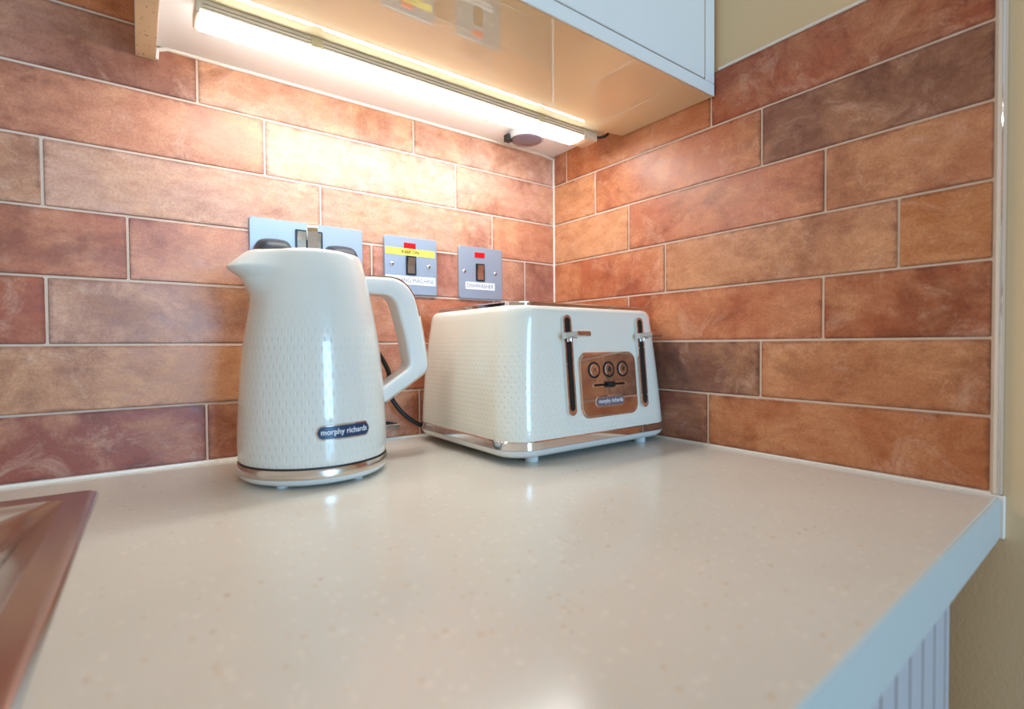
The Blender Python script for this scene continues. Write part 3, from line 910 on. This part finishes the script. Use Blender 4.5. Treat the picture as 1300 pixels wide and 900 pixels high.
# control panel
pc, pu0, pu1, pv0, pv1 = -0.1390, -0.1945, -0.0835, 0.0520, 0.1360
bm = bmesh.new()
plate(bm, rrect(pu0 - 0.0022, pu1 + 0.0022, pv0 - 0.0022, pv1 + 0.0022, 0.0150, 8), -0.003, 0.0016, Mf, 0.0008)
pan = finish(bm, 'control_panel', 'chrome', Tt, smooth=35)
bm = bmesh.new()
plate(bm, rrect(pu0, pu1, pv0, pv1, 0.0130, 8), 0.0, 0.0026, Mf, 0.0010)
pf = finish(bm, 'panel_face', 'warm_chrome', pan, smooth=20)
D0 = 0.0026
for u, icon in ((-0.1692, 'x'), (-0.1405, 'o'), (-0.1120, '*')):
    v = 0.1139
    circ = lambda r: [(u + r * math.cos(2 * math.pi * k / 28), v + r * math.sin(2 * math.pi * k / 28)) for k in range(28)]
    bm = bmesh.new(); frame_ring(bm, circ(0.0112), circ(0.0088), D0 - 0.001, D0 + 0.0008, Mf)
    rg = finish(bm, 'button_ring', 'black_plastic', pan, smooth=35)
    bm = bmesh.new(); plate(bm, circ(0.0086), D0 - 0.001, D0 + 0.0018, Mf, 0.0010)
    bt = finish(bm, 'button', 'warm_chrome', pan, smooth=35)
    bm = bmesh.new()
    if icon == 'x':
        for s_ in (1, -1):
            frame = [(u - 0.0032, v - 0.0032 * s_ - 0.0004), (u - 0.0032, v - 0.0032 * s_ + 0.0006), (u + 0.0032, v + 0.0032 * s_ + 0.0006), (u + 0.0032, v + 0.0032 * s_ - 0.0004)]
            plate(bm, frame, D0 + 0.0017, D0 + 0.0020, Mf)
    elif icon == 'o':
        plate(bm, rrect(u - 0.0028, u + 0.0028, v - 0.0032, v + 0.0032, 0.0008, 2), D0 + 0.0017, D0 + 0.0019, Mf)
        plate(bm, rrect(u - 0.0016, u + 0.0016, v + 0.0034, v + 0.0044, 0.0003, 2), D0 + 0.0017, D0 + 0.0019, Mf)
    else:
        for k in range(3):
            a_ = math.pi * k / 3 + 0.5
            dx, dy = 0.0036 * math.cos(a_), 0.0036 * math.sin(a_); px, py = -0.0005 * math.sin(a_), 0.0005 * math.cos(a_)
            plate(bm, [(u - dx - px, v - dy - py), (u + dx - px, v + dy - py), (u + dx + px, v + dy + py), (u - dx + px, v - dy + py)], D0 + 0.0017, D0 + 0.0020, Mf)
    finish(bm, 'button_symbol', 'dark_print', bt)
# browning slider
bm = bmesh.new(); frame_ring(bm, rrect(-0.1740, -0.1075, 0.0905, 0.0962, 0.0028, 6), rrect(-0.1715, -0.1100, 0.0918, 0.0949, 0.0014, 6), D0 - 0.001, D0 + 0.0008, Mf)
sr = finish(bm, 'slider_rim', 'chrome', pan, smooth=35)
bm = bmesh.new(); plate(bm, rrect(-0.1715, -0.1100, 0.0918, 0.0949, 0.0014, 6), D0 - 0.001, D0 + 0.0003, Mf)
finish(bm, 'slider_slot', 'dark_slot', pan)
bm = bmesh.new(); plate(bm, rrect(-0.1475, -0.1345, 0.0892, 0.0975, 0.0024, 4), D0, D0 + 0.0065, Mf, 0.0012)
finish(bm, 'slider_knob', 'black_plastic', pan, smooth=35)
for k in range(7):
    bm = bmesh.new(); u = -0.168 + 0.0092 * k
    plate(bm, rrect(u - 0.0005, u + 0.0005, 0.0985, 0.1005, 0.0003, 2), D0, D0 + 0.0002, Mf)
    finish(bm, 'scale_mark', 'dark_print', pan)
bm = bmesh.new(); plate(bm, rrect(-0.1705, -0.1120, 0.0630, 0.0782, 0.0074, 8), D0 - 0.001, D0 + 0.0010, Mf, 0.0006)
bd = finish(bm, 'badge', 'chrome', pan, smooth=35)
bm = bmesh.new(); plate(bm, rrect(-0.1688, -0.1137, 0.0647, 0.0765, 0.0058, 8), D0 - 0.001, D0 + 0.0014, Mf)
finish(bm, 'badge_face', 'grey_enamel', bd)
def Mtext(u, v, d): return Mf(u, v, D0 + 0.0017)
lettering('lettering', 'morphy richards', 'silver_print', 0.0480, 0.0074, Mtext, bd, -0.1412, 0.0704, 0.012)
# mains flex from the toaster's back up behind the kettle
bm = bmesh.new()
flex = spline([(-0.235, -0.030, 0.016), (-0.285, -0.024, 0.017), (-0.309, -0.022, 0.024), (-0.334, -0.020, 0.043), (-0.352, -0.018, 0.068), (-0.3605, -0.020, 0.088), (-0.3570, -0.022, 0.105), (-0.3660, -0.022, 0.126), (-0.385, -0.024, 0.155), (-0.405, -0.030, 0.195), (-0.418, -0.040, 0.225), (-0.424, -0.042, 0.246)], 8)
tube(bm, [(x - TX, y - TY, z) for x, y, z in flex], 0.0036, 10)
fx = finish(bm, 'mains_flex', 'black_rubber', Tt, smooth=60)

# ------------------------------------------------------------------ sockets and switches on the back wall
def wall_plate(name, x0, x1, z0, z1, label, cat, group=None):
    xc, zc = (x0 + x1) / 2, (z0 + z1) / 2
    e = tag(empty(name, (xc, 0, zc)), label, cat, group)
    M = lambda u, v, d: Vector((u, -d, v))
    bm = bmesh.new()
    plate(bm, rrect(x0 - xc, x1 - xc, z0 - zc, z1 - zc, 0.0042, 5), 0.0006, 0.0040, M, 0.0009)
    finish(bm, 'face_plate', 'brushed_plate', e, smooth=35)
    return e, M
def rocker(e, M, u, v, hw_, hh, tilt=1):
    bm = bmesh.new()
    frame_ring(bm, rrect(u - hw_, u + hw_, v - hh, v + hh, 0.0012, 3), rrect(u - hw_ + 0.0022, u + hw_ - 0.0022, v - hh + 0.0022, v + hh - 0.0022, 0.0008, 3), 0.003, 0.0058, M)
    fr = finish(bm, 'switch_frame', 'black_plastic', e)
    bm = bmesh.new()
    w_, h_2 = hw_ - 0.0026, hh - 0.0026
    pr = [(-h_2, 0.003), (h_2, 0.003), (h_2, 0.0085), (0.0, 0.0056), (-h_2, 0.0064)]
    loft(bm, [[M(u + s_ * w_, v + a_, b_) for a_, b_ in pr] for s_ in (-1, 1)])
    finish(bm, 'rocker', 'silver_band', e)
def screw(e, M, u, v):
    bm = bmesh.new()
    loops = [[M(u + r * math.cos(2 * math.pi * k / 16), v + r * math.sin(2 * math.pi * k / 16), d) for k in range(16)] for r, d in ((0.0036, 0.0038), (0.0034, 0.0050), (0.0022, 0.0058), (0.0004, 0.0060))]
    loft(bm, loops)
    s_ = finish(bm, 'screw', 'chrome', e, smooth=50)
    bm = bmesh.new(); plate(bm, rrect(u - 0.0026, u + 0.0026, v - 0.0004, v + 0.0004, 0.0002, 2), 0.0054, 0.0062, M)
    finish(bm, 'screw_slot', 'dark_slot', s_)
def neon(e, M, u, v, hw_, hh):
    bm = bmesh.new(); plate(bm, rrect(u - hw_, u + hw_, v - hh, v + hh, 0.0008, 3), 0.003, 0.0056, M, 0.0007)
    finish(bm, 'neon_window', 'red_neon', e, smooth=35)

# twin socket behind the kettle
e, M = wall_plate('twin_socket', -0.5440, -0.3890, 0.2320, 0.3245, 'brushed steel twin wall socket above the kettle', 'socket')
for u in (-0.0111, 0.0095):
    rocker(e, M, u, 0.0215, 0.0084, 0.0140)
screw(e, M, -0.060, -0.002); screw(e, M, 0.060, -0.002)
for k, (xc, lab) in enumerate(((-0.5160, 'dark moulded plug in the twin socket, nearer the kettle spout'), (-0.4265, 'dark moulded plug in the twin socket, nearer the kettle handle'))):
    pe = tag(empty('plug', (xc, -0.0042, 0.268)), lab, 'plug', 'plugs in the twin socket')
    bm = bmesh.new()
    out0 = [(-0.025, -0.022), (-0.012, -0.027), (0.012, -0.027), (0.025, -0.022), (0.026, 0.004), (0.021, 0.020), (0.012, 0.0265), (-0.012, 0.0265), (-0.021, 0.020), (-0.026, 0.004)]
    out0 = [(v[0], v[1]) for v in spline(out0, 3, True)]
    loops = []
    for d_, s_ in ((0.0, 0.97), (0.006, 1.0), (0.016, 0.96), (0.028, 0.82), (0.033, 0.66), (0.0345, 0.40)):
        loops.append([(u * s_, -d_, v * s_) for u, v in out0])
    loft(bm, loops)
    finish(bm, 'plug_body', 'plug_rubber', pe, smooth=40)
    for vv in (0.006, 0.000, -0.006):
        bm = bmesh.new(); add_box(bm, -0.013, 0.013, -0.0352, -0.0335, vv - 0.0012, vv + 0.0012, 0.0005)
        finish(bm, 'grip_rib', 'plug_rubber', pe)
    bm = bmesh.new(); tube(bm, [(0, -0.018, -0.024), (0, -0.020, -0.034), (0, -0.020, -0.044)], [0.0055, 0.0045, 0.0040], 12)
    finish(bm, 'cable_boot', 'plug_rubber', pe, smooth=50)

# washing machine switch
xc, zc = -0.3085, 0.2772
e, M = wall_plate('fused_switch', -0.3545, -0.2625, 0.2310, 0.3232, 'steel isolator switch with yellow and white labels', 'switch', 'appliance isolator switches')
neon(e, M, -0.3115 - xc, 0.3095 - zc, 0.0102, 0.0043)
rocker(e, M, -0.3098 - xc, 0.2778 - zc, 0.0088, 0.0152)
screw(e, M, -0.3425 - xc, 0.2783 - zc); screw(e, M, -0.2784 - xc, 0.2783 - zc)
bm = bmesh.new(); plate(bm, rrect(-0.3530 - xc, -0.2672 - xc, 0.2938 - zc, 0.3046 - zc, 0.0004, 2), 0.0040, 0.0044, M)
lb = finish(bm, 'yellow_label', 'yellow_label', e); lb['label'] = 'yellow warning label'
lettering('lettering', 'KEEP ON', 'olive_print', 0.0300, 0.0050, lambda u, v, d: M(u, v, 0.0046), lb, -0.3105 - xc, 0.2992 - zc, 0.03)
bm = bmesh.new(); plate(bm, rrect(-0.3535 - xc, -0.2662 - xc, 0.2472 - zc, 0.2608 - zc, 0.0004, 2), 0.0040, 0.0044, M)
lb = finish(bm, 'white_label', 'white_label', e)
lettering('lettering', 'WASHING MACHINE', 'grey_print', 0.0820, 0.0066, lambda u, v, d: M(u, v, 0.0046), lb, -0.3098 - xc, 0.2540 - zc)
# dishwasher switch
xc, zc = -0.1748, 0.2758
e, M = wall_plate('fused_switch', -0.2205, -0.1292, 0.2300, 0.3212, 'steel isolator switch with one white label, nearest the corner', 'switch', 'appliance isolator switches')
neon(e, M, -0.1780 - xc, 0.3076 - zc, 0.0104, 0.0045)
rocker(e, M, -0.1772 - xc, 0.2770 - zc, 0.0090, 0.0154)
screw(e, M, -0.2098 - xc, 0.2770 - zc); screw(e, M, -0.1452 - xc, 0.2770 - zc)
bm = bmesh.new(); plate(bm, rrect(-0.2074 - xc, -0.1463 - xc, 0.2468 - zc, 0.2595 - zc, 0.0004, 2), 0.0040, 0.0044, M)
lb = finish(bm, 'white_label', 'white_label', e)
lettering('lettering', 'DISHWASHER', 'grey_print', 0.0560, 0.0068, lambda u, v, d: M(u, v, 0.0046), lb, -0.1768 - xc, 0.2532 - zc)

# small steel and black clip low on the tiles behind the kettle
e = tag(empty('cable_clip', (-0.362, -0.0005, 0.024)), 'small steel and black clip low on the tiles behind the kettle', 'clip')
box('steel_bar', 'silver_band', -0.030, 0.028, -0.008, 0.0, -0.0055, 0.0010, e, 0.0008)
bm = bmesh.new()
loft(bm, [[(-0.028, -0.006, 0.0012), (-0.028, 0.0, 0.0012), (-0.028, 0.0, 0.010), (-0.028, -0.006, 0.010)], [(0.006, -0.006, 0.0012), (0.006, 0.0, 0.0012), (0.006, 0.0, 0.0068), (0.006, -0.006, 0.0068)], [(0.025, -0.005, 0.0012), (0.025, 0.0, 0.0012), (0.025, 0.0, 0.0020), (0.025, -0.005, 0.0020)]])
finish(bm, 'grip', 'black_plastic', e)

# lift everything so that the floor is at height zero
for o in list(C.objects):
    if o.parent is None and o.type in ('MESH', 'EMPTY'):
        o.location.z += ZC
